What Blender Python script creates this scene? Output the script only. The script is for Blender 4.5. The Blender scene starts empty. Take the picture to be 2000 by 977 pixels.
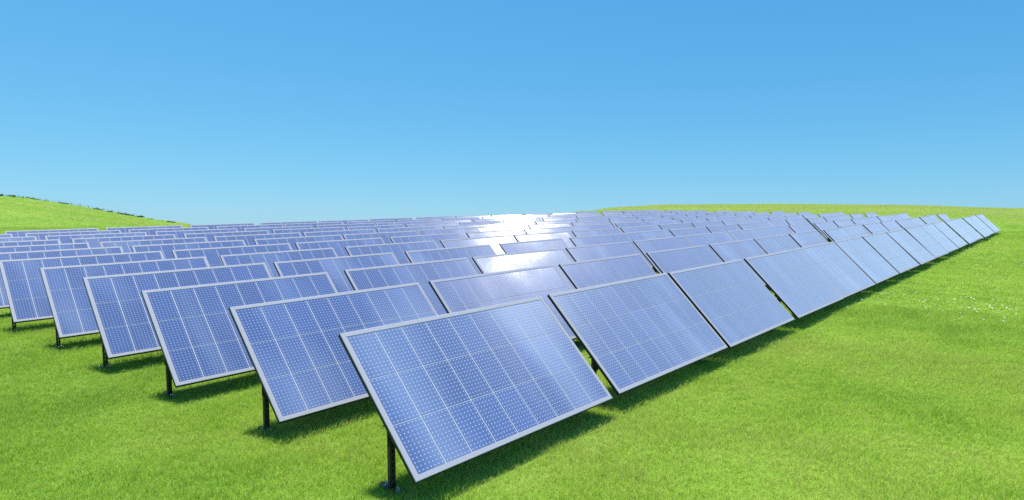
import bpy, bmesh, math, random
import numpy as np
from mathutils import Matrix, Vector

random.seed(7)
rng = np.random.default_rng(11)
scene = bpy.context.scene
COL = scene.collection

# ---------------------------------------------------------------- field frame
# The field is a gentle slope that rises away from the camera.  Everything on it
# is laid out in the slope's own frame (x along the rows, y across them, z off the
# turf) and then carried into the world by TILT.
YAW, PITCH = math.radians(47.80), math.radians(-4.98)      # camera, in the field frame
CAM = Vector((-2.623, -3.245, 1.943))
RISE = math.radians(3.5)
RIGHT = Vector((math.cos(YAW), -math.sin(YAW), 0))
AHEAD = Vector((math.sin(YAW), math.cos(YAW), 0))
TILT = Matrix.Rotation(RISE, 4, RIGHT)
GZ = -0.19                                                 # turf level in the field frame

# ---------------------------------------------------------------- camera
cam = bpy.data.cameras.new('camera')
cam.sensor_width = 36.0
cam.lens = 36.0 * 1224.8 / 2000.0
cam.clip_start = 0.05
cam.clip_end = 6000
camera = bpy.data.objects.new('camera', cam)
COL.objects.link(camera)
fw = AHEAD * math.cos(PITCH) + Vector((0, 0, math.sin(PITCH)))
up = RIGHT.cross(fw)
rot = Matrix((RIGHT, up, -fw)).transposed().to_4x4()
camera.matrix_world = TILT @ Matrix.Translation(CAM) @ rot
scene.camera = camera

# ---------------------------------------------------------------- sun and sky
SUN_F = Vector((0.12, 0.42, 1.0)).normalized()             # towards the sun, field frame
SUN_W = (TILT.to_3x3() @ SUN_F).normalized()
sun = bpy.data.lights.new('sun', 'SUN')
sun.energy = 4.2
sun.angle = math.radians(4.0)
sun.color = (1.0, 0.965, 0.90)
sun_o = bpy.data.objects.new('sun', sun)
sun_o.rotation_euler = SUN_W.to_track_quat('Z', 'Y').to_euler()
sun_o.location = (0, 0, 60)
COL.objects.link(sun_o)

world = bpy.data.worlds.new('World')
scene.world = world
world.use_nodes = True
wn, wl = world.node_tree.nodes, world.node_tree.links
wn.clear()
sky = wn.new('ShaderNodeTexSky')
sky.sky_type = 'NISHITA'
sky.sun_disc = False
sky.sun_elevation = math.asin(SUN_W.z)
sky.sun_rotation = math.atan2(SUN_W.x, SUN_W.y)
sky.altitude = 300
sky.air_density = 1.0
sky.dust_density = 0.3
sky.ozone_density = 2.0
# clear summer blue: each channel of the physical sky gets its own gain and slope
sep = wn.new('ShaderNodeSeparateColor'); comb = wn.new('ShaderNodeCombineColor')
wl.new(sky.outputs[0], sep.inputs[0])
for i, (gain, power) in enumerate(((0.43, 1.0), (1.66, 0.61), (3.72, 0.35))):
    pw = wn.new('ShaderNodeMath'); pw.operation = 'POWER'; pw.inputs[1].default_value = power
    ml = wn.new('ShaderNodeMath'); ml.operation = 'MULTIPLY'; ml.inputs[1].default_value = gain
    wl.new(sep.outputs[i], pw.inputs[0]); wl.new(pw.outputs[0], ml.inputs[0]); wl.new(ml.outputs[0], comb.inputs[i])
bg = wn.new('ShaderNodeBackground'); bg.inputs[1].default_value = 0.0745
wo = wn.new('ShaderNodeOutputWorld')
wl.new(comb.outputs[0], bg.inputs[0]); wl.new(bg.outputs[0], wo.inputs[0])

vs = scene.view_settings
vs.view_transform = 'Standard'; vs.look = 'None'; vs.gamma = 1.0; vs.exposure = 0.70
vs.use_curve_mapping = False
scene.cycles.use_denoising = False
scene.cycles.max_bounces = 6
scene.cycles.transparent_max_bounces = 4

# ---------------------------------------------------------------- helpers
def link(o, parent=None):
    COL.objects.link(o)
    if parent is not None:
        o.parent = parent
    return o

def mesh_obj(name, me, parent=None):
    return link(bpy.data.objects.new(name, me), parent)

def mesh_from(name, verts, faces, mats, mat_ids=None, smooth=False):
    me = bpy.data.meshes.new(name)
    me.from_pydata([tuple(v) for v in verts], [], faces)
    for m in mats:
        me.materials.append(m)
    if mat_ids is not None:
        me.polygons.foreach_set('material_index', mat_ids)
    if smooth:
        me.polygons.foreach_set('use_smooth', [True] * len(me.polygons))
    me.update()
    return me

def box_vf(x0, x1, y0, y1, z0, z1, verts, faces):
    b = len(verts)
    verts += [(x0, y0, z0), (x1, y0, z0), (x1, y1, z0), (x0, y1, z0), (x0, y0, z1), (x1, y0, z1), (x1, y1, z1), (x0, y1, z1)]
    faces += [(b, b+3, b+2, b+1), (b+4, b+5, b+6, b+7), (b, b+1, b+5, b+4), (b+1, b+2, b+6, b+5), (b+2, b+3, b+7, b+6), (b+3, b, b+4, b+7)]

class NT:
    """small wrapper for writing node trees"""
    def __init__(self, name):
        self.m = bpy.data.materials.new(name); self.m.use_nodes = True
        self.t = self.m.node_tree; self.t.nodes.clear()
    def n(self, typ, **kw):
        nd = self.t.nodes.new(typ)
        ins = kw.pop('ins', {})
        for k, v in kw.items():
            setattr(nd, k, v)
        for k, v in ins.items():
            self.set(nd.inputs[k], v)
        return nd
    def set(self, sock, v):
        if isinstance(v, bpy.types.NodeSocket):
            self.t.links.new(v, sock)
        else:
            sock.default_value = v
    def math(self, op, a, b=None, c=None, clamp=False):
        nd = self.n('ShaderNodeMath', operation=op, use_clamp=clamp)
        for i, v in enumerate((a, b, c)):
            if v is not None:
                self.set(nd.inputs[i], v)
        return nd.outputs[0]
    def mix(self, f, a, b, blend='MIX'):
        nd = self.n('ShaderNodeMix', data_type='RGBA', blend_type=blend)
        self.set(nd.inputs[0], f); self.set(nd.inputs[6], a); self.set(nd.inputs[7], b)
        return nd.outputs[2]
    def ramp(self, f, stops):
        nd = self.n('ShaderNodeValToRGB')
        e = nd.color_ramp.elements
        while len(e) < len(stops):
            e.new(0.5)
        for el, (p, c) in zip(e, stops):
            el.position = p; el.color = (*c, 1) if len(c) == 3 else c
        self.set(nd.inputs[0], f)
        return nd.outputs[0]
    def noise(self, vec, scale, detail=3, rough=0.55, dist=0.0):
        nd = self.n('ShaderNodeTexNoise')
        self.set(nd.inputs['Vector'], vec)
        nd.inputs['Scale'].default_value = scale; nd.inputs['Detail'].default_value = detail
        nd.inputs['Roughness'].default_value = rough; nd.inputs['Distortion'].default_value = dist
        return nd.outputs[0]
    def out(self, shader):
        o = self.n('ShaderNodeOutputMaterial')
        self.t.links.new(shader, o.inputs[0])
        return self.m

# ---------------------------------------------------------------- panel numbers
W, H = 2.40, 1.269
PT = math.radians(44.85)
DX, DY, SH = 2.579, 1.760, -0.142
NC, NR = 16, 12
FRAME, THICK = 0.041, 0.034
POST_Y = 0.35
# measured offset along the row, across it, and length of each panel (they are not set out or cut quite alike)
JIT = {(0,0):(-0.011,-0.008,1.003),(0,1):(0.008,0.004,0.954),(0,2):(-0.047,-0.012,0.963),(0,3):(0.037,0.028,1.013),(0,4):(0.012,-0.004,0.971),(0,5):(0.007,0.022,1.017),(0,6):(-0.007,-0.005,1),(0,7):(-0.015,-0.002,1),(0,8):(-0.037,0.001,1),(0,9):(-0.021,0.001,1),(0,10):(-0.083,0,1),(1,0):(0.045,0.013,1.063),(1,1):(-0.017,0.014,1.028),(1,2):(0.018,0.016,0.996),(1,3):(-0.036,0.002,0.966),(1,4):(-0.024,-0.006,0.94),(1,5):(0.034,-0,1.008),(1,6):(-0.017,-0.006,0.991),(1,7):(-0.019,-0.004,0.97),(1,8):(0.007,0.001,0.985),(1,9):(-0.021,0.002,1),(1,10):(-0.01,0.002,0.976),(1,11):(-0.019,-0.001,0.994),(2,0):(0.001,-0.007,1.017),(2,1):(-0.049,0,0.99),(2,2):(0.001,0.001,1.038),(2,3):(-0.019,0.004,0.95),(2,4):(0.013,-0.001,1.001),(2,5):(-0.028,-0.004,0.969),(2,6):(0.045,-0.001,1),(2,7):(-0.035,0.004,1),(2,8):(0.029,-0.001,1),(2,9):(0.028,0.001,1),(2,10):(-0.01,0,1),(2,11):(-0.031,0,0.977),(3,0):(0.071,-0.014,1.091),(3,1):(-0.001,-0.002,0.993),(3,2):(-0.025,-0.001,0.977),(3,3):(-0.025,0.006,0.93),(3,4):(0.053,-0.005,1.03),(3,5):(-0,0.001,0.98),(3,11):(0.004,-0.002,0.976),(4,0):(0.062,0.006,1.107),(4,1):(0.046,-0.011,1.005),(4,2):(0.032,-0.004,1.038),(4,3):(0.092,-0.015,1.071),(4,4):(0.032,-0.002,1),(4,11):(0.075,-0.002,1),(5,0):(0.062,0.018,1.0),(5,1):(-0.04,0.018,0.96),(5,2):(0.041,-0.013,1.108),(6,0):(0.042,0.02,1.066),(6,1):(-0.05,0.02,1),(6,2):(0.024,-0.006,0.988),(7,0):(0.023,-0.002,0.993),(8,0):(-0.003,0.012,0.963),(9,0):(-0.05,0.027,0.943),(10,0):(-0.03,0.037,1.082),(11,0):(0.003,0.014,1),(12,0):(-0.036,0.035,0.993)}
LAYOUT = {}
for r in range(NR):
    for c in range(NC):
        LAYOUT[c, r] = list(JIT.get((c, r), (random.uniform(-0.08, 0.08), random.uniform(-0.10, 0.10), random.uniform(0.97, 1.06))))
    for c in range(NC - 1):                                 # neighbours never run into each other
        A, B = LAYOUT[c, r], LAYOUT[c + 1, r]
        over = (A[0] + W / 2 * A[2]) - (DX + B[0] - W / 2 * B[2]) + 0.004
        if over > 0:
            A[2] -= over / 2 / (W / 2); B[2] -= over / 2 / (W / 2)

def project(p):
    """field point -> pixels of the 2000 px wide photograph (used for levels of detail)"""
    d = Vector(p) - CAM
    z = d.dot(fw)
    return (1000 + 1224.8 * d.dot(RIGHT) / z, 488.5 - 1224.8 * d.dot(up) / z, z)

# added lean of the gloss that places the sun's glint, in panel axes (u, v, normal)
view = (RIGHT * (1012 - 1000) / 1224.8 - up * (398 - 488.5) / 1224.8 + fw).normalized()
half = (SUN_F - view).normalized()
axU, axV, axN = Vector((1, 0, 0)), Vector((0, math.cos(PT), math.sin(PT))), Vector((0, -math.sin(PT), math.cos(PT)))
GLINT_NORMAL = (half.dot(axU), half.dot(axV), half.dot(axN))

# ---------------------------------------------------------------- terrain
TAB_PX = [-1400, -700, -300, 0, 50, 100, 150, 200, 250, 300, 370, 450, 600, 800, 955, 1073, 1125, 1150, 1200, 1300, 1400, 1500, 1700, 1850, 2000, 2400, 3200]
SIL_Y  = [None, None, None, 384, 388, 395.5, 403, 412.5, 421.5, 430, 438.5, None, None, None, None, None, 414, 412, 406, 400.5, 398.5, 398.2, 399.5, 403, 408, None, None]
TAB_D  = [110, 112, 110, 108, 108, 108, 106, 104, 100, 96, 84, 48, 40, 41, 45, 49, 62, 84, None, None, None, None, None, None, None, 92, 90]
TAB_H  = [3.5, 4.2, 3.4, None, None, None, None, None, None, None, None, -1.6, -1.2, -1.2, -1.2, -1.2, None, None, 0, 0, 0, 0, 0, 0, 0, 0, 0]
TAB_S  = [30, 30, 30, 30, 30, 30, 30, 29, 29, 28, 27, 27, 29, 32, 35.5, 39, 42, 44, 45, 45, 45, 45, 45, 45, 45, 45, 45]
EYE = CAM.z - GZ
t_az, t_d, t_h, t_s = [], [], [], []
for px, sy, d, h, s in zip(TAB_PX, SIL_Y, TAB_D, TAB_H, TAB_S):
    if px < -1000 or px > 3000:
        az = YAW + (-1.9 if px < 0 else 1.9)
    else:
        az = YAW + math.atan((px - 1000) / 1224.8)
    if d is None:
        d = EYE * 1224.8 / (sy - 381.8) * math.cos(az - YAW) ** -1
    if h is None:
        h = EYE - d * math.cos(az - YAW) * (sy - 381.8) / 1224.8
    t_az.append(az); t_d.append(d); t_h.append(h); t_s.append(s)

def smooth(t):
    t = np.clip(t, 0, 1)
    return t * t * (3 - 2 * t)

def height(x, y):
    """turf height in the WORLD above/below the tilted field, returned as world xyz"""
    x = np.asarray(x, float); y = np.asarray(y, float)
    dx, dy = x - CAM.x, y - CAM.y
    d = np.hypot(dx, dy)
    az = np.arctan2(dx, dy)
    az = np.where(az < YAW - math.pi, az + 2 * math.pi, az)
    az = np.where(az > YAW + math.pi, az - 2 * math.pi, az)
    D = np.interp(az, t_az, t_d); Hc = np.interp(az, t_az, t_h); S = np.interp(az, t_az, t_s)
    h = Hc * smooth((d - S) / (D - S))
    und = 0.012 * np.sin(x * 0.7 + 1.3 * np.sin(y * 0.31)) * np.sin(y * 0.6 + 0.8) + 0.10 * smooth((d - 45) / 60) * np.sin(x * 0.13 + 2) * np.sin(y * 0.11 + x * 0.03)
    h = h + und
    e = np.maximum(d - D, 0)
    drop = np.where(e < 10, 0.0125 * e * e, 1.25 + 0.25 * (e - 10))
    tx, tz = TILT.to_3x3() @ Vector((1, 0, 0)), TILT.to_3x3() @ Vector((0, 1, 0))
    nz = TILT.to_3x3() @ Vector((0, 0, 1))
    zf = GZ + h
    wx = x * tx.x + y * tz.x + zf * nz.x
    wy = x * tx.y + y * tz.y + zf * nz.y
    wz = x * tx.z + y * tz.z + zf * nz.z
    zc = wz - drop
    wz = np.where(e > 0, np.maximum(zc, np.minimum(wz, -45.0)), wz)
    return wx, wy, wz

def axis(lo, hi, step):
    core = list(np.arange(lo, hi, step))
    a, out_lo, out_hi = step, [], []
    v = lo
    while v > -2600:
        a *= 1.25; v -= a; out_lo.append(v)
    a, v = step, core[-1]
    while v < 2800:
        a *= 1.25; v += a; out_hi.append(v)
    return np.array(out_lo[::-1] + core + out_hi)

# ---------------------------------------------------------------- materials: turf
def turf_material():
    k = NT('turf')
    tc = k.n('ShaderNodeTexCoord').outputs['Object']
    big = k.noise(tc, 0.09, 4, 0.6)
    mid = k.noise(tc, 1.1, 4, 0.65)
    st = k.n('ShaderNodeMapping'); k.set(st.inputs[0], tc); st.inputs['Rotation'].default_value = (0, 0, math.radians(-20)); st.inputs['Scale'].default_value = (0.05, 0.6, 1)
    streak = k.noise(st.outputs[0], 1.6, 4, 0.6)
    fine = k.noise(tc, 14, 5, 0.75)
    c1 = k.ramp(fine, [(0.30, (0.07, 0.16, 0.012)), (0.50, (0.15, 0.29, 0.024)), (0.72, (0.25, 0.40, 0.05))])
    c2 = k.ramp(mid, [(0.35, (0.13, 0.25, 0.02)), (0.65, (0.22, 0.36, 0.04))])
    c = k.mix(0.5, c1, c2)
    f = k.math('MULTIPLY', k.math('SUBTRACT', big, 0.42, clamp=True), 2.2, clamp=True)
    c = k.mix(f, c, (0.27, 0.40, 0.05, 1))
    f2 = k.math('MULTIPLY', k.math('SUBTRACT', streak, 0.50, clamp=True), 2.6, clamp=True)
    c = k.mix(f2, c, (0.26, 0.36, 0.075, 1))
    b = k.n('ShaderNodeBump'); b.inputs['Strength'].default_value = 0.6; b.inputs['Distance'].default_value = 0.05
    k.set(b.inputs['Height'], fine)
    p = k.n('ShaderNodeBsdfPrincipled', ins={'Base Color': c, 'Roughness': 0.85, 'Normal': b.outputs[0]})
    p.inputs['Specular IOR Level'].default_value = 0.1
    return k.out(p.outputs[0])

def blade_material():
    k = NT('grass_blade')
    at = k.n('ShaderNodeAttribute', attribute_type='INSTANCER', attribute_name='tint').outputs['Fac']
    bl = k.n('ShaderNodeAttribute', attribute_type='GEOMETRY', attribute_name='blade').outputs['Fac']
    hg = k.n('ShaderNodeUVMap').outputs[0]
    sep = k.n('ShaderNodeSeparateXYZ'); k.set(sep.inputs[0], hg)
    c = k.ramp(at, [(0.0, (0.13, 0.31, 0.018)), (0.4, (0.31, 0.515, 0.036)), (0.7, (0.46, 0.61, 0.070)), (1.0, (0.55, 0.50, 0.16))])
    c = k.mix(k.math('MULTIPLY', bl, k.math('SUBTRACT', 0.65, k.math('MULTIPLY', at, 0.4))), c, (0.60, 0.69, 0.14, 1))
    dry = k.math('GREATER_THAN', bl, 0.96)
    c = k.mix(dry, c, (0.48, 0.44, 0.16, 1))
    d = k.n('ShaderNodeBsdfPrincipled', ins={'Base Color': c, 'Roughness': 0.55})
    d.inputs['Specular IOR Level'].default_value = 0.25
    t = k.n('ShaderNodeBsdfTranslucent', ins={'Color': c})
    m = k.n('ShaderNodeMixShader', ins={0: 0.38})
    k.t.links.new(d.outputs[0], m.inputs[1]); k.t.links.new(t.outputs[0], m.inputs[2])
    return k.out(m.outputs[0])

# ---------------------------------------------------------------- materials: panel
def cell_material():
    k = NT('solar_cell')
    uv = k.n('ShaderNodeUVMap').outputs[0]
    s = k.n('ShaderNodeSeparateXYZ'); k.set(s.inputs[0], uv)
    fx = k.math('SUBTRACT', k.math('FRACT', k.math('MULTIPLY', s.outputs[0], 7.0)), 0.5)
    fy = k.math('SUBTRACT', k.math('FRACT', k.math('MULTIPLY', s.outputs[1], 12.0)), 0.5)
    fx = k.math('MULTIPLY', fx, 0.036); fy = k.math('MULTIPLY', fy, 0.0325)
    r = k.math('SQRT', k.math('ADD', k.math('MULTIPLY', fx, fx), k.math('MULTIPLY', fy, fy)))
    dot = k.n('ShaderNodeMapRange', interpolation_type='SMOOTHSTEP', ins={'Value': r, 'From Min': 0.0036, 'From Max': 0.0062, 'To Min': 1.0, 'To Max': 0.0}).outputs[0]
    geo = k.n('ShaderNodeNewGeometry').outputs['Position']
    oi = k.n('ShaderNodeObjectInfo').outputs['Random']
    # soft cloud reflections painted into the cell colour as pale streaks down the glass
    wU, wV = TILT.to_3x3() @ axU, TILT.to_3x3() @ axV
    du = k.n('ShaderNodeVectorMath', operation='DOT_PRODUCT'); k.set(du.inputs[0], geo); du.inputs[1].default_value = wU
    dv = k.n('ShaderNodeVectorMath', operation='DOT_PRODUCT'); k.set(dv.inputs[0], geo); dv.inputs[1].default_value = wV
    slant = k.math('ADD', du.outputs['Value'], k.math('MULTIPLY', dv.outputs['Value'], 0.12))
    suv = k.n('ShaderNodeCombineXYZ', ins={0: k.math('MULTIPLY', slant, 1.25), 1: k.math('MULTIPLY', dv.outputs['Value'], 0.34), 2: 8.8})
    refl_noise = k.noise(suv.outputs[0], 1.0, 2, 0.45)
    cry = k.noise(geo, 55, 2, 0.5)
    base = k.ramp(cry, [(0.3, (0.048, 0.093, 0.28)), (0.7, (0.074, 0.131, 0.355))])
    hv = k.n('ShaderNodeHueSaturation', ins={'Value': k.math('ADD', 0.90, k.math('MULTIPLY', oi, 0.20)), 'Color': base}); base = hv.outputs[0]
    refl_mix = k.math('ADD', k.math('MULTIPLY', k.math('SUBTRACT', refl_noise, 0.52, clamp=True), 1.5, clamp=True), 0.03)
    base = k.mix(refl_mix, base, (0.42, 0.51, 0.72, 1))
    col = k.mix(dot, base, (0.56, 0.65, 0.82, 1))
    # gloss normal with an added lean, to carry the sun's glint into view
    fv = k.n('ShaderNodeCombineXYZ', ins={0: GLINT_NORMAL[0], 1: GLINT_NORMAL[1], 2: GLINT_NORMAL[2]})
    wob = k.n('ShaderNodeTexNoise'); wob.inputs['Scale'].default_value = 60; wob.inputs['Detail'].default_value = 2
    k.set(wob.inputs['Vector'], geo)
    big = k.n('ShaderNodeTexNoise'); big.inputs['Scale'].default_value = 1.6; big.inputs['Detail'].default_value = 2
    k.set(big.inputs['Vector'], geo)
    def centred(nd, amt):
        a = k.n('ShaderNodeVectorMath', operation='SUBTRACT'); k.set(a.inputs[0], nd.outputs['Color']); a.inputs[1].default_value = (0.5, 0.5, 0.5)
        b = k.n('ShaderNodeVectorMath', operation='SCALE'); k.set(b.inputs[0], a.outputs[0]); b.inputs['Scale'].default_value = amt
        return b.outputs[0]
    ad = k.n('ShaderNodeVectorMath', operation='ADD'); k.set(ad.inputs[0], fv.outputs[0]); k.set(ad.inputs[1], centred(wob, 0.04))
    ad2 = k.n('ShaderNodeVectorMath', operation='ADD'); k.set(ad2.inputs[0], ad.outputs[0]); k.set(ad2.inputs[1], centred(big, 0.035))
    vt = k.n('ShaderNodeVectorTransform', vector_type='NORMAL', convert_from='OBJECT', convert_to='WORLD'); k.set(vt.inputs[0], ad2.outputs[0])
    nm = k.n('ShaderNodeVectorMath', operation='NORMALIZE'); k.set(nm.inputs[0], vt.outputs[0])
    p = k.n('ShaderNodeBsdfPrincipled', ins={'Base Color': col, 'Roughness': 0.20, 'Sheen Weight': 0.60, 'Sheen Roughness': 0.5, 'Sheen Tint': (0.88, 0.93, 1.0, 1),
                                             'Coat Weight': 0.10, 'Coat Roughness': 0.28, 'Coat IOR': 1.5, 'Coat Normal': nm.outputs[0], 'Specular IOR Level': 0.8})
    gl = k.n('ShaderNodeBsdfGlossy', distribution='BECKMANN', ins={'Color': (1, 1, 1, 1), 'Roughness': 0.14, 'Normal': nm.outputs[0]})
    mx = k.n('ShaderNodeMixShader', ins={0: 0.0042})
    k.t.links.new(p.outputs[0], mx.inputs[1]); k.t.links.new(gl.outputs[0], mx.inputs[2])
    return k.out(mx.outputs[0])

def frame_material():
    k = NT('frame_aluminium')
    oc = k.n('ShaderNodeTexCoord').outputs['Object']
    sp = k.noise(oc, 260, 3, 0.8)
    bl = k.noise(oc, 3.0, 3, 0.6)
    c = k.ramp(sp, [(0.36, (0.31, 0.295, 0.335)), (0.5, (0.50, 0.475, 0.53)), (0.64, (0.72, 0.69, 0.75))])
    c = k.mix(k.math('MULTIPLY', bl, 0.18), c, (0.45, 0.42, 0.42, 1))
    p = k.n('ShaderNodeBsdfPrincipled', ins={'Base Color': c, 'Roughness': 0.62, 'Metallic': 0.0, 'Specular IOR Level': 0.3})
    return k.out(p.outputs[0])

def plain(name, col, rough=0.6, metal=0.0, scale=30, var=0.4, spec=0.5):
    k = NT(name)
    oc = k.n('ShaderNodeTexCoord').outputs['Object']
    n = k.noise(oc, scale, 4, 0.65)
    lo = tuple(c * (1 - var) for c in col); hi = tuple(min(1, c * (1 + var)) for c in col)
    c = k.ramp(n, [(0.3, lo), (0.7, hi)])
    p = k.n('ShaderNodeBsdfPrincipled', ins={'Base Color': c, 'Roughness': rough, 'Metallic': metal})
    p.inputs['Specular IOR Level'].default_value = spec
    return k.out(p.outputs[0])

M_TURF = turf_material()
M_BLADE = blade_material()
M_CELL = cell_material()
M_FRAME = frame_material()
M_EDGE = plain('frame_side', (0.012, 0.012, 0.014), 0.6, 0.0, 20, 0.3)
M_SHEET = plain('back_sheet', (0.66, 0.64, 0.62), 0.6, 0.0, 120, 0.25)
M_POST = plain('post_steel', (0.055, 0.045, 0.034), 0.55, 0.2, 25, 0.5)
M_PLATE = plain('base_plate', (0.045, 0.048, 0.045), 0.5, 0.4, 40, 0.5)
M_BOLT = plain('bolt_zinc', (0.75, 0.75, 0.76), 0.3, 0.9, 60, 0.1)
M_LEAF = plain('shrub_leaf', (0.030, 0.060, 0.020), 0.7, 0.0, 6, 0.5)
M_FENCE = plain('fence_wood', (0.09, 0.075, 0.06), 0.8, 0.0, 12, 0.4)
M_PETAL = plain('daisy_petal', (0.85, 0.85, 0.82), 0.6, 0.0, 30, 0.05)

# ---------------------------------------------------------------- the ground
xs = axis(-70, 190, 1.6); ys = axis(-110, 190, 1.6)
gx, gy = np.meshgrid(xs, ys)
wx, wy, wz = height(gx, gy)
nx, ny = len(xs), len(ys)
co = np.stack([wx, wy, wz], -1).reshape(-1, 3)
ii = np.arange(nx * ny).reshape(ny, nx)
quads = np.stack([ii[:-1, :-1], ii[:-1, 1:], ii[1:, 1:], ii[1:, :-1]], -1).reshape(-1, 4)
me = bpy.data.meshes.new('ground')
me.vertices.add(len(co)); me.vertices.foreach_set('co', co.ravel())
me.loops.add(quads.size); me.loops.foreach_set('vertex_index', quads.ravel())
me.polygons.add(len(quads)); me.polygons.foreach_set('loop_start', np.arange(0, quads.size, 4)); me.polygons.foreach_set('loop_total', np.full(len(quads), 4))
me.polygons.foreach_set('use_smooth', np.ones(len(quads), bool))
me.update(calc_edges=True); me.validate()
me.materials.append(M_TURF)
ground = mesh_obj('ground', me)
ground['kind'] = 'structure'
ground['label'] = 'bright green meadow sloping up under the solar panels to grassy hills'

# ---------------------------------------------------------------- panel meshes
# panel-face axes: u along the row from the left end, v up the slope, n off the glass
EU, EV, EN = axU, axV, axN
PANEL_ORIGIN = Vector((-W / 2, -POST_Y, -GZ))        # lower left corner of the face, from the thing's base
FACE = Matrix((EU, EV, EN)).transposed().to_4x4()
FACE.translation = PANEL_ORIGIN

def ring(u0, u1, v0, v1, z, b):
    return [(u0 + b, v0 + b, z), (u1 - b, v0 + b, z), (u1 - b, v1 - b, z), (u0 + b, v1 - b, z)]
fr = []
fr += ring(0, W, 0, H, -THICK, 0)            # 0 outer bottom
fr += ring(0, W, 0, H, -0.004, 0)            # 4 outer side
fr += ring(0, W, 0, H, 0.0, 0.004)           # 8 outer chamfer
fr += ring(0, W, 0, H, 0.0, FRAME - 0.0012)   # 12 inner top
fr += ring(0, W, 0, H, -0.0012, FRAME)        # 16 inner chamfer
fr += ring(0, W, 0, H, -0.010, FRAME)        # 20 inner lip
fr += ring(0, W, 0, H, -THICK, FRAME)        # 24 inner bottom
fcs, ids = [], []
for a, b, m in ((0, 4, 1), (4, 8, 0), (8, 12, 0), (12, 16, 0), (16, 20, 0), (20, 24, 1), (24, 0, 1)):
    for i in range(4):
        j = (i + 1) % 4
        fcs.append((a + i, a + j, b + j, b + i)); ids.append(m)
FRAME_ME = mesh_from('frame', fr, fcs, [M_FRAME, M_EDGE], ids)
v, f = [], []
box_vf(FRAME + 0.001, W - FRAME - 0.001, FRAME + 0.001, H - FRAME - 0.001, -0.022, -0.0036, v, f)
SHEET_ME = mesh_from('back_sheet', v, f, [M_SHEET, M_EDGE], [1, 0, 1, 1, 1, 1])

CW, CH = (W - 2 * FRAME) / 9, (H - 2 * FRAME) / 3
GAPU, GAPV = 0.0075, 0.006
def cell_vf(ou, ov, verts, faces, uvs):
    a, b = CW - GAPU, CH - GAPV
    c = 0.0015
    base = len(verts)
    lo = [(0, 0), (a, 0), (a, b), (0, b)]
    hi = [(c, c), (a - c, c), (a - c, b - c), (c, b - c)]
    verts += [(ou + x, ov + y, -0.0075) for x, y in lo] + [(ou + x, ov + y, -0.0040) for x, y in lo] + [(ou + x, ov + y, -0.0020) for x, y in hi]
    for k_ in (0, 4):
        for i in range(4):
            j = (i + 1) % 4
            faces.append((base + k_ + i, base + k_ + j, base + k_ + 4 + j, base + k_ + 4 + i)); uvs += [(0, 0)] * 4
    faces.append((base + 8, base + 9, base + 10, base + 11)); uvs += [(0, 0), (1, 0), (1, 1), (0, 1)]
def cell_mesh(name, offs):
    v, f, uv = [], [], []
    for o in offs:
        cell_vf(*o, v, f, uv)
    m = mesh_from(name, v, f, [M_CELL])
    l = m.uv_layers.new(name='UVMap')
    l.data.foreach_set('uv', np.array(uv, float).ravel())
    return m
OFFS = [(FRAME + i * CW + GAPU / 2, FRAME + j * CH + GAPV / 2) for j in range(3) for i in range(9)]
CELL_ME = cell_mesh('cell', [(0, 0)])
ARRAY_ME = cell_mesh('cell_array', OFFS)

# slotted channel post: web towards the front with a row of slots, two flanges behind
PW, PD = 0.047, 0.034
def post_mesh(hgt):
    v, f = [], []
    def quad(p):
        b = len(v); v.extend(p); f.append((b, b + 1, b + 2, b + 3))
    sw = 0.011
    zs = [0.0]
    z = 0.03
    slots = []
    while z + 0.034 < hgt - 0.02:
        slots.append((z, z + 0.030)); z += 0.050
    for y in (-PD / 2, -PD / 2 + 0.004):
        quad([(-PW / 2, y, 0), (-sw / 2, y, 0), (-sw / 2, y, hgt), (-PW / 2, y, hgt)])
        quad([(sw / 2, y, 0), (PW / 2, y, 0), (PW / 2, y, hgt), (sw / 2, y, hgt)])
        prev = 0.0
        for a, b in slots + [(hgt, hgt)]:
            quad([(-sw / 2, y, prev), (sw / 2, y, prev), (sw / 2, y, a), (-sw / 2, y, a)]); prev = b
    box_vf(-PW / 2, -PW / 2 + 0.005, -PD / 2 + 0.004, PD / 2, 0, hgt, v, f)
    box_vf(PW / 2 - 0.005, PW / 2, -PD / 2 + 0.004, PD / 2, 0, hgt, v, f)
    for sx in (-1, 1):
        box_vf(min(sx * PW / 2 - sx * 0.005, sx * PW / 2 - sx * 0.018), max(sx * PW / 2 - sx * 0.005, sx * PW / 2 - sx * 0.018), PD / 2 - 0.005, PD / 2 - 0.0005, 0, hgt, v, f)
    me = mesh_from('post', v, f, [M_POST])
    bm = bmesh.new(); bm.from_mesh(me); bmesh.ops.remove_doubles(bm, verts=bm.verts, dist=0.0002); bm.to_mesh(me); bm.free()
    return me
POST_H = -GZ + POST_Y * math.tan(PT) - 0.058
POST_ME = post_mesh(POST_H)
# rounded strip foot, with two thin ribs, lying across the row
v, f = [], []
L, Wd, seg = 0.27, 0.07, 8
pts = []
for s, cyy in ((1, L / 2 - Wd / 2), (-1, -L / 2 + Wd / 2)):
    for i in range(seg + 1):
        a = math.pi * i / seg
        pts.append((s * Wd / 2 * math.cos(a), cyy + s * Wd / 2 * math.sin(a)))
n_ = len(pts)
v = [(x, y, -0.03) for x, y in pts] + [(x, y, 0.010) for x, y in pts] + [(x * 0.93, y * 0.985, 0.014) for x, y in pts] + [(x * 0.72, y * 0.95, 0.014) for x, y in pts] + [(x * 0.66, y * 0.94, 0.008) for x, y in pts]
for r_ in range(4):
    for i in range(n_):
        j = (i + 1) % n_
        f.append((r_ * n_ + i, r_ * n_ + j, (r_ + 1) * n_ + j, (r_ + 1) * n_ + i))
f.append(tuple(range(4 * n_, 5 * n_)))
PLATE_ME = mesh_from('base_plate', v, f, [M_PLATE])
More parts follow.
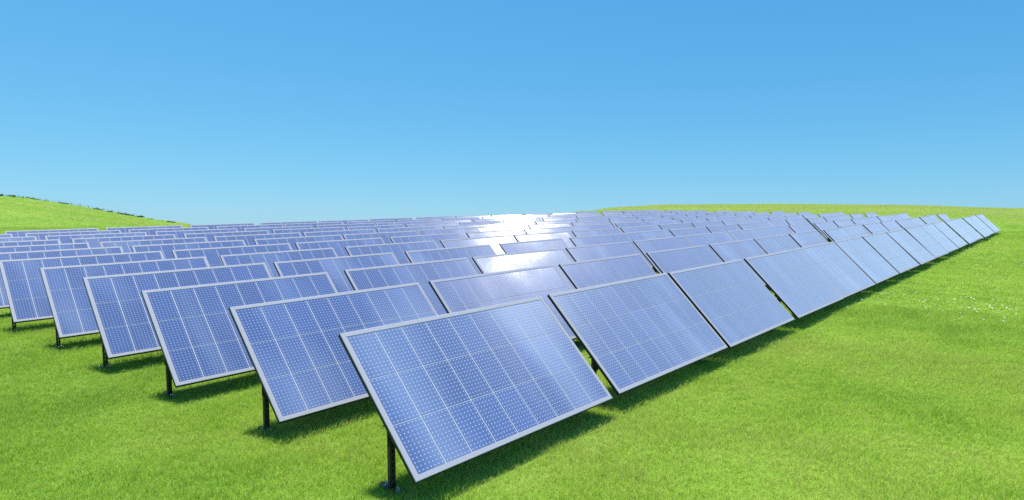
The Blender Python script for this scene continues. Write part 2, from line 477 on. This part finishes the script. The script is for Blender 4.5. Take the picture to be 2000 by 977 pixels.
# bolt: hexagonal head on a washer with a stub of thread
def lathe(profile, seg):
    v, f = [], []
    for r_, z in profile:
        for i in range(seg):
            a = 2 * math.pi * i / seg
            v.append((r_ * math.cos(a), r_ * math.sin(a), z))
    for k_ in range(len(profile) - 1):
        for i in range(seg):
            j = (i + 1) % seg
            f.append((k_ * seg + i, k_ * seg + j, (k_ + 1) * seg + j, (k_ + 1) * seg + i))
    f.append(tuple((len(profile) - 1) * seg + i for i in range(seg)))
    return v, f
BOLT_ME = mesh_from('bolt', *lathe([(0.016, 0), (0.016, 0.003), (0.011, 0.003), (0.011, 0.014), (0.006, 0.015), (0.006, 0.026)], 6), [M_BOLT])
# C-section rail behind the panel, along the row
def c_rail(length):
    prof = [(0, 0), (0.045, 0), (0.045, 0.014), (0.041, 0.014), (0.041, 0.004), (0.004, 0.004), (0.004, 0.034), (0.041, 0.034), (0.041, 0.024), (0.045, 0.024), (0.045, 0.038), (0, 0.038)]
    n = len(prof)
    v = [(0, a, b) for a, b in prof] + [(length, a, b) for a, b in prof]
    f = [(i, (i + 1) % n, n + (i + 1) % n, n + i) for i in range(n)]
    f += [tuple(range(n))[::-1], tuple(range(n, 2 * n))]
    return mesh_from('rail', v, f, [M_POST])
RAIL_ME = c_rail(W - 0.10)
v, f = [], []
box_vf(-0.045, 0.045, -0.006, 0.0, -0.10, 0.035, v, f)
box_vf(-0.045, 0.045, -0.006, 0.055, 0.035, 0.041, v, f)
CLIP_ME = mesh_from('bracket', v, f, [M_POST])

ORD = ['first', 'second', 'third', 'fourth', 'fifth', 'sixth', 'seventh', 'eighth', 'ninth', 'tenth', 'eleventh', 'twelfth', 'thirteenth', 'fourteenth', 'fifteenth', 'sixteenth']

def panel_label(c, r, first):
    if r == 0:
        if c == 0: return 'big glossy blue solar panel nearest the camera, at the left end of the front row'
        if c == NC - 1: return 'small pale blue solar panel closing the far right end of the front row'
        return f'blue solar panel above the lawn, {ORD[c]} from the left in the front row'
    if c == 0 and r <= 5:
        return f'blue dotted solar panel on slotted dark post at left end of the {ORD[r]} row'
    look = 'pale blue' if c >= 9 else ('white framed blue' if c >= 3 else 'dotted dark blue')
    if c == NC - 1:
        return f'pale blue solar panel at the right end of the {ORD[r]} row from the front'
    if c == first:
        return f'{look} solar panel cut by the left edge of the photo, {ORD[r]} row' if first == 0 else f'{look} solar panel leftmost in the last row before the hill'
    return f'{look} solar panel, {ORD[c - first]} from the left in the {ORD[r]} row back'

u_posts = (0.055, 2.13)
n_cells = 0
for r in range(NR):
    first = None
    for c in range(NC):
        jx, jy, stretch = LAYOUT[c, r]
        base = Vector((c * DX + SH * r + jx + W / 2, r * DY + jy + POST_Y, GZ))
        right_top = project(base + Vector((W / 2, 0.55, 1.08)))
        if right_top[0] < 2:
            continue
        if first is None:
            first = c
        t = link(bpy.data.objects.new('solar_panel', None))
        t.empty_display_size = 0.2
        far = (c, r) not in JIT or c > 6
        wob = Matrix.Rotation(math.radians(random.gauss(0, 0.8 if far else 0.14)), 4, 'Z') @ Matrix.Rotation(math.radians(random.gauss(0, 0.7 if far else 0.10)), 4, 'X')
        t.matrix_world = TILT @ Matrix.Translation(base) @ wob @ Matrix.Diagonal((stretch, 1, 1, 1))
        t['label'] = panel_label(c, r, first)
        t['category'] = 'solar panel'
        t['group'] = 'solar panels in staggered rows on the meadow'
        o = mesh_obj('frame', FRAME_ME, t); o.matrix_local = FACE
        o = mesh_obj('back_sheet', SHEET_ME, t); o.matrix_local = FACE
        # one object for each cell while a cell still measures about ten pixels
        pc = [project(base + (FACE @ Vector(q)) ) for q in ((W/2, H/2, 0), (W/2 + CW, H/2, 0), (W/2, H/2 + CH, 0))]
        area = abs((pc[1][0]-pc[0][0])*(pc[2][1]-pc[0][1]) - (pc[1][1]-pc[0][1])*(pc[2][0]-pc[0][0]))
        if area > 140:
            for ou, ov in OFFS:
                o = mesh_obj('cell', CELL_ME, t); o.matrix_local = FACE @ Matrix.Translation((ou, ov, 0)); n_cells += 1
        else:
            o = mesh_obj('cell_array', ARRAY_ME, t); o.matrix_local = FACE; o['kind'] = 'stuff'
        near = (r == 0 and c < 7) or c == 0 or (c < 3 and r < 3)
        o = mesh_obj('rail', RAIL_ME, t)
        o.matrix_local = FACE @ Matrix.Translation((0.05, POST_Y / math.cos(PT) - 0.02, -THICK - 0.0385))
        for u in u_posts:
            p = mesh_obj('post', POST_ME, t)
            p.location = (u - W / 2, 0, 0.0)
            if near:
                b = mesh_obj('base_plate', PLATE_ME, p)
                b.location = (0, 0, 0.006)
                for yy in (-0.062, 0.075):
                    q = mesh_obj('bolt', BOLT_ME, p); q.location = (0.006, yy, 0.014); q.rotation_euler = (0, 0, random.random())
                q = mesh_obj('bracket', CLIP_ME, p); q.location = (0, -PD / 2 - 0.0005, POST_H + 0.01 - 0.045)
print('cells', n_cells)

# ---------------------------------------------------------------- grass
def clump_mesh(name, n, rad, hgt, wid, segs, lean, seed):
    r_ = np.random.default_rng(seed)
    v, f, uv, bl = [], [], [], []
    for _ in range(n):
        a, d = r_.uniform(0, 2 * math.pi), rad * math.sqrt(r_.uniform())
        x, y = d * math.cos(a), d * math.sin(a)
        h = hgt * r_.uniform(0.55, 1.15); w = wid * r_.uniform(0.7, 1.2)
        ld = r_.uniform(0, 2 * math.pi); l = lean * h * r_.uniform(0.3, 1.3)
        fa = r_.uniform(0, math.pi)
        px, py = math.cos(fa) * w / 2, math.sin(fa) * w / 2
        b0 = len(v); tone = r_.uniform()
        for s in range(segs + 1):
            t = s / segs
            cx_, cy_, cz_ = x + math.cos(ld) * l * t * t, y + math.sin(ld) * l * t * t, h * (t - 0.18 * t * t) - 0.006
            k_ = 1 - t ** 1.6
            if s < segs:
                v += [(cx_ - px * k_, cy_ - py * k_, cz_), (cx_ + px * k_, cy_ + py * k_, cz_)]; bl += [tone, tone]
            else:
                v.append((cx_, cy_, cz_)); bl.append(tone)
        for s in range(segs - 1):
            q = b0 + 2 * s
            f.append((q, q + 1, q + 3, q + 2)); uv += [(0, s / segs), (1, s / segs), (1, (s + 1) / segs), (0, (s + 1) / segs)]
        q = b0 + 2 * (segs - 1)
        f.append((q, q + 1, q + 2)); uv += [(0, 0.7), (1, 0.7), (0.5, 1)]
    m = mesh_from(name, v, f, [M_BLADE])
    at = m.attributes.new('blade', 'FLOAT', 'POINT'); at.data.foreach_set('value', np.array(bl, np.float32))
    l = m.uv_layers.new(name='UVMap'); l.data.foreach_set('uv', np.array(uv, float).ravel())
    return m

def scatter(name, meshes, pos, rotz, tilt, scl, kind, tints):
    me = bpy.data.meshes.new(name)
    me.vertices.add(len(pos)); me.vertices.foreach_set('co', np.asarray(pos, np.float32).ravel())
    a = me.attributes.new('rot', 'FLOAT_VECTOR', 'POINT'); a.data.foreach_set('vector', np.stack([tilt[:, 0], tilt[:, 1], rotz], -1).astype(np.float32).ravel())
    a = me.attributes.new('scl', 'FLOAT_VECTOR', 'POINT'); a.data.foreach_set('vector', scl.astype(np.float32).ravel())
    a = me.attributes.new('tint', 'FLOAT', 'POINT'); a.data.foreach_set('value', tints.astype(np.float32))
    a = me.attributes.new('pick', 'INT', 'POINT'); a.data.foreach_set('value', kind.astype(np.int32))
    o = mesh_obj(name, me)
    g = bpy.data.node_groups.new(name, 'GeometryNodeTree')
    g.interface.new_socket('Geometry', in_out='INPUT', socket_type='NodeSocketGeometry')
    g.interface.new_socket('Geometry', in_out='OUTPUT', socket_type='NodeSocketGeometry')
    N, Lk = g.nodes, g.links
    gi, go = N.new('NodeGroupInput'), N.new('NodeGroupOutput')
    m2p = N.new('GeometryNodeMeshToPoints'); Lk.new(gi.outputs[0], m2p.inputs[0])
    join = N.new('GeometryNodeGeometryToInstance')
    for m in reversed(meshes):
        src = bpy.data.objects.new(m.name, m)
        oi = N.new('GeometryNodeObjectInfo'); oi.inputs[0].default_value = src
        Lk.new(oi.outputs['Geometry'], join.inputs[0])
    iop = N.new('GeometryNodeInstanceOnPoints')
    Lk.new(m2p.outputs[0], iop.inputs['Points']); Lk.new(join.outputs[0], iop.inputs['Instance'])
    iop.inputs['Pick Instance'].default_value = True
    def attr(nm, dt):
        nd = N.new('GeometryNodeInputNamedAttribute'); nd.data_type = dt; nd.inputs[0].default_value = nm
        return nd.outputs[0]
    Lk.new(attr('pick', 'INT'), iop.inputs['Instance Index'])
    e2r = N.new('FunctionNodeEulerToRotation'); Lk.new(attr('rot', 'FLOAT_VECTOR'), e2r.inputs[0]); Lk.new(e2r.outputs[0], iop.inputs['Rotation'])
    Lk.new(attr('scl', 'FLOAT_VECTOR'), iop.inputs['Scale'])
    Lk.new(iop.outputs[0], go.inputs[0])
    md = o.modifiers.new('scatter', 'NODES'); md.node_group = g
    o['kind'] = 'stuff'
    return o

LAT = rng.uniform(0, 1, (256, 256))
def vnoise(x, y, scale):
    """lattice value noise"""
    u, v = x / scale + 500, y / scale + 500
    i, j = np.floor(u).astype(int), np.floor(v).astype(int)
    a, b = smooth(u - i), smooth(v - j)
    g = lambda p, q: LAT[(i + p) % 256, (j + q) % 256]
    return (g(0, 0) * (1 - a) + g(1, 0) * a) * (1 - b) + (g(0, 1) * (1 - a) + g(1, 1) * a) * b

def patchy(x, y):
    """slow colour patches of the sward, about 0..1"""
    return 0.34 * vnoise(x, y, 6.5) + 0.26 * vnoise(x + 31, y - 17, 2.1) + 0.22 * vnoise(x - 77, y + 5, 0.7) + 0.18 * vnoise(x + 9, y + 44, 0.26)

def sample_ring(d0, d1, dens):
    """points on the field between two distances ahead of the camera, a little wider than the view"""
    half_a = math.radians(47)
    st = 1 / math.sqrt(dens)
    a = np.arange(-d1, d1, st)
    x, y = np.meshgrid(a, a)
    x = (x + rng.uniform(-0.6, 0.6, x.shape) * st).ravel(); y = (y + rng.uniform(-0.6, 0.6, y.shape) * st).ravel()
    d = np.hypot(x, y); az = np.arctan2(x, y) - YAW
    az = (az + math.pi) % (2 * math.pi) - math.pi
    m = (d >= d0) & (d < d1) & (np.abs(az) < half_a)
    return CAM.x + x[m], CAM.y + y[m], d[m]

near_meshes = [clump_mesh(f'tuft_{i}', 26, 0.065, 0.060, 0.0034, 3, 0.65, 40 + i) for i in range(4)]
mid_meshes = [clump_mesh(f'tuft_mid_{i}', 22, 0.10, 0.055, 0.0075, 2, 0.8, 60 + i) for i in range(3)]
far_meshes = [clump_mesh(f'tuft_far_{i}', 26, 0.30, 0.075, 0.022, 1, 0.9, 80 + i) for i in range(3)]
P, RZ, TI, SC, KI, TN = [], [], [], [], [], []
for d0, d1, dens, k0, kn, sc in ((3.2, 9, 420, 0, 4, 1.0), (9, 14, 250, 0, 4, 1.25), (14, 26, 85, 4, 3, 1.15), (26, 48, 28, 4, 3, 1.8), (48, 90, 5.0, 7, 3, 1.1), (90, 165, 1.9, 7, 3, 1.6)):
    x, y, d = sample_ring(d0, d1, dens)
    wx, wy, wz = height(x, y)
    n = len(x)
    P.append(np.stack([wx, wy, wz], -1)); RZ.append(rng.uniform(0, 6.283, n))
    TI.append(rng.normal(0, 0.10, (n, 2)))
    s = sc * rng.uniform(0.75, 1.2, n)
    hs = s * np.where(rng.uniform(size=n) < 0.03, 1.7, 1.0) * (0.62 + 0.75 * vnoise(x + 200, y - 90, 0.55))
    SC.append(np.stack([s, s, np.minimum(hs, 1.7)], -1)); KI.append(k0 + rng.integers(0, kn, n))
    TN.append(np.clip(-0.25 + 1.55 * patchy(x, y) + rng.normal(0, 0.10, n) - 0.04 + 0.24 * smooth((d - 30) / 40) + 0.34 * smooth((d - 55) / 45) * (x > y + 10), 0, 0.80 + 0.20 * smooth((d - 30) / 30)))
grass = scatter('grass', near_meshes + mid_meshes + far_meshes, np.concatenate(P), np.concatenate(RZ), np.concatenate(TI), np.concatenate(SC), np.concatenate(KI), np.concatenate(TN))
grass['label'] = 'short bright green lawn grass covering the slope under and around the panels'
print('tufts', sum(len(p) for p in P))

# ---------------------------------------------------------------- daisies in the turf
def daisy_mesh():
    v, f = [], []
    for i in range(9):
        a = 2 * math.pi * i / 9
        b = len(v)
        for rr, da, z in ((0.002, 0, 0.05), (0.011, -0.22, 0.053), (0.014, 0, 0.052), (0.011, 0.22, 0.053)):
            v.append((rr * math.cos(a + da), rr * math.sin(a + da), z))
        f.append((b, b + 1, b + 2, b + 3))
    return mesh_from('daisy_head', v, f, [M_PETAL])
def field_at(px, py):
    d = RIGHT * (px - 1000) / 1224.8 - up * (py - 488.5) / 1224.8 + fw
    t = (GZ - CAM.z) / d.z
    return CAM + d * t
clusters = [(1905, 590, 45, 1.1), (1950, 612, 45, 0.7), (1880, 598, 22, 0.5), (1960, 500, 60, 2.0), (1985, 470, 60, 2.5), (1930, 520, 40, 1.6), (1990, 520, 40, 1.4), (1700, 590, 16, 0.8), (1770, 590, 14, 0.7), (1860, 545, 24, 1.0), (1320, 405, 220, 9.0), (1250, 408, 90, 8.0), (1370, 409, 90, 6.0), (1620, 410, 60, 5.0), (1850, 425, 90, 3.0)]
dx_, dy_ = [], []
for px, py, n, sp in clusters:
    c0 = field_at(px, py)
    dx_.append(c0.x + rng.normal(0, sp, n)); dy_.append(c0.y + rng.normal(0, sp, n))
dx_ = np.concatenate(dx_); dy_ = np.concatenate(dy_)
wx, wy, wz = height(dx_, dy_)
n = len(dx_)
dd = np.hypot(dx_ - CAM.x, dy_ - CAM.y)
s = rng.uniform(0.8, 1.3, n) * (1 + smooth((dd - 25) / 60) * 1.6)
dz = np.stack([s * 1.15, s * 1.15, np.minimum(s, 1.5)], -1)
da = scatter('daisies', [daisy_mesh()], np.stack([wx, wy, wz], -1), rng.uniform(0, 6.28, n), rng.normal(0, 0.3, (n, 2)), dz, np.zeros(n), np.zeros(n))
da['label'] = 'tiny white daisies scattered through the grass on the right'

# ---------------------------------------------------------------- shrubs and fence on the left hill
def ridge_point(px, back=1.5):
    az = YAW + math.atan((px - 1000) / 1224.8)
    d = float(np.interp(az, t_az, t_d)) - back
    x, y = CAM.x + d * math.sin(az), CAM.y + d * math.cos(az)
    wx, wy, wz = height(x, y)
    return Vector((float(wx), float(wy), float(wz)))

def shrub_meshes(wid, hgt, seed):
    r_ = np.random.default_rng(seed)
    v, f = [], []
    lobes = [(r_.uniform(-0.45, 0.45) * wid, r_.uniform(-0.3, 0.3) * wid, hgt * r_.uniform(0.35, 0.7), r_.uniform(0.25, 0.42)) for _ in range(7)]
    for _ in range(320):
        lx, ly, lz, lr = lobes[r_.integers(0, 7)]
        dvec = r_.normal(size=3); dvec /= np.linalg.norm(dvec); q = r_.uniform(0.4, 1.05)
        x, y, z = lx + dvec[0] * lr * wid * 0.7 * q, ly + dvec[1] * lr * wid * 0.7 * q, max(0.02, lz + dvec[2] * lr * hgt * q)
        t1 = r_.normal(size=3); t1 /= np.linalg.norm(t1); t2 = np.cross(t1, r_.normal(size=3)); t2 /= np.linalg.norm(t2)
        s_ = r_.uniform(0.03, 0.06)
        b = len(v); p0 = np.array((x, y, z))
        v += [tuple(p0 - t1 * s_), tuple(p0 + t2 * s_ * 0.6), tuple(p0 + t1 * s_), tuple(p0 - t2 * s_ * 0.6)]
        f.append((b, b + 1, b + 2, b + 3))
    crown = mesh_from('crown', v, f, [M_LEAF])
    v, f = [], []
    for i in range(4):
        lx, ly, lz, lr = lobes[i]
        b = len(v)
        for (cx_, cy_, cz_, rr) in ((lx * 0.2, ly * 0.2, -0.05, 0.02), (lx * 0.6, ly * 0.6, lz * 0.5, 0.014), (lx, ly, lz, 0.006)):
            v += [(cx_ + rr * math.cos(a), cy_ + rr * math.sin(a), cz_) for a in (0, 2.09, 4.19)]
        for k_ in (0, 3):
            for j in range(3):
                f.append((b + k_ + j, b + k_ + (j + 1) % 3, b + k_ + 3 + (j + 1) % 3, b + k_ + 3 + j))
    return crown, mesh_from('trunk', v, f, [M_FENCE])

SHRUBS = [(3, 0.9, 0.55), (24, 1.0, 0.50), (31, 0.5, 0.22), (51, 1.1, 0.30), (70, 1.3, 0.34), (76, 1.0, 0.30), (92, 0.8, 0.2), (124, 1.1, 0.28), (131, 0.9, 0.24), (188, 0.9, 0.28), (195, 0.8, 0.2), (217, 0.9, 0.28), (234, 1.0, 0.28), (245, 1.1, 0.32), (254, 1.0, 0.24), (268, 0.9, 0.26), (275, 0.7, 0.42), (293, 0.6, 0.16), (330, 0.6, 0.2), (338, 0.5, 0.18)]
for i, (px, wd, hg) in enumerate(SHRUBS):
    t = link(bpy.data.objects.new('shrub', None))
    t.location = ridge_point(px); wd *= 0.9; hg *= 0.62
    t.rotation_euler = (0, 0, -YAW + random.uniform(-0.2, 0.2) + 0.7)
    cr, tr = shrub_meshes(wd, hg, 300 + i)
    mesh_obj('crown', cr, t); mesh_obj('trunk', tr, t)
    t['category'] = 'shrub'
    t['group'] = 'low shrubs along the crest of the left hill'
    pos = ['leftmost', 'second from the left', 'third from the left', 'fourth from the left', 'fifth from the left', 'sixth from the left', 'seventh from the left', 'eighth from the left', 'ninth from the left', 'tenth from the left',
           'tenth from the right', 'ninth from the right', 'eighth from the right', 'seventh from the right', 'sixth from the right', 'fifth from the right', 'fourth from the right', 'third from the right', 'second from the right', 'rightmost'][i]
    t['label'] = f'tiny dark green shrub on the left hill crest, {pos}'

ft = link(bpy.data.objects.new('field_fence', None))
fpx = [8, 40, 68, 94, 118, 142, 158, 174, 190, 204, 220, 233, 247, 262, 276]
f0 = ridge_point(8, 1.0)
ft.location = f0
ft['label'] = 'thin post and wire fence running along the crest of the left hill'
ft['category'] = 'fence'
v, f = [], []
box_vf(-0.02, 0.02, -0.02, 0.02, -0.2, 0.36, v, f)
b = len(v); v.append((0, 0, 0.38)); f.remove((4, 5, 6, 7)); f += [(4, 5, b), (5, 6, b), (6, 7, b), (7, 4, b)]
FP_ME = mesh_from('fence_post', v, f, [M_FENCE])
tops = []
for px in fpx:
    p = ridge_point(px, 1.0)
    o = mesh_obj('post', FP_ME, ft); o.location = p - f0; o.rotation_euler = (random.gauss(0, 0.04), random.gauss(0, 0.04), random.random())
    tops.append(p - f0)
for hz in (0.18, 0.32):
    v, f = [], []
    for p in tops:
        for a in (0, 2.09, 4.19):
            v.append((p.x + 0.006 * math.cos(a), p.y, p.z + hz + 0.006 * math.sin(a)))
    for i in range(len(tops) - 1):
        for j in range(3):
            f.append((3 * i + j, 3 * i + (j + 1) % 3, 3 * i + 3 + (j + 1) % 3, 3 * i + 3 + j))
    mesh_obj('wire', mesh_from('wire', v, f, [M_POST]), ft)
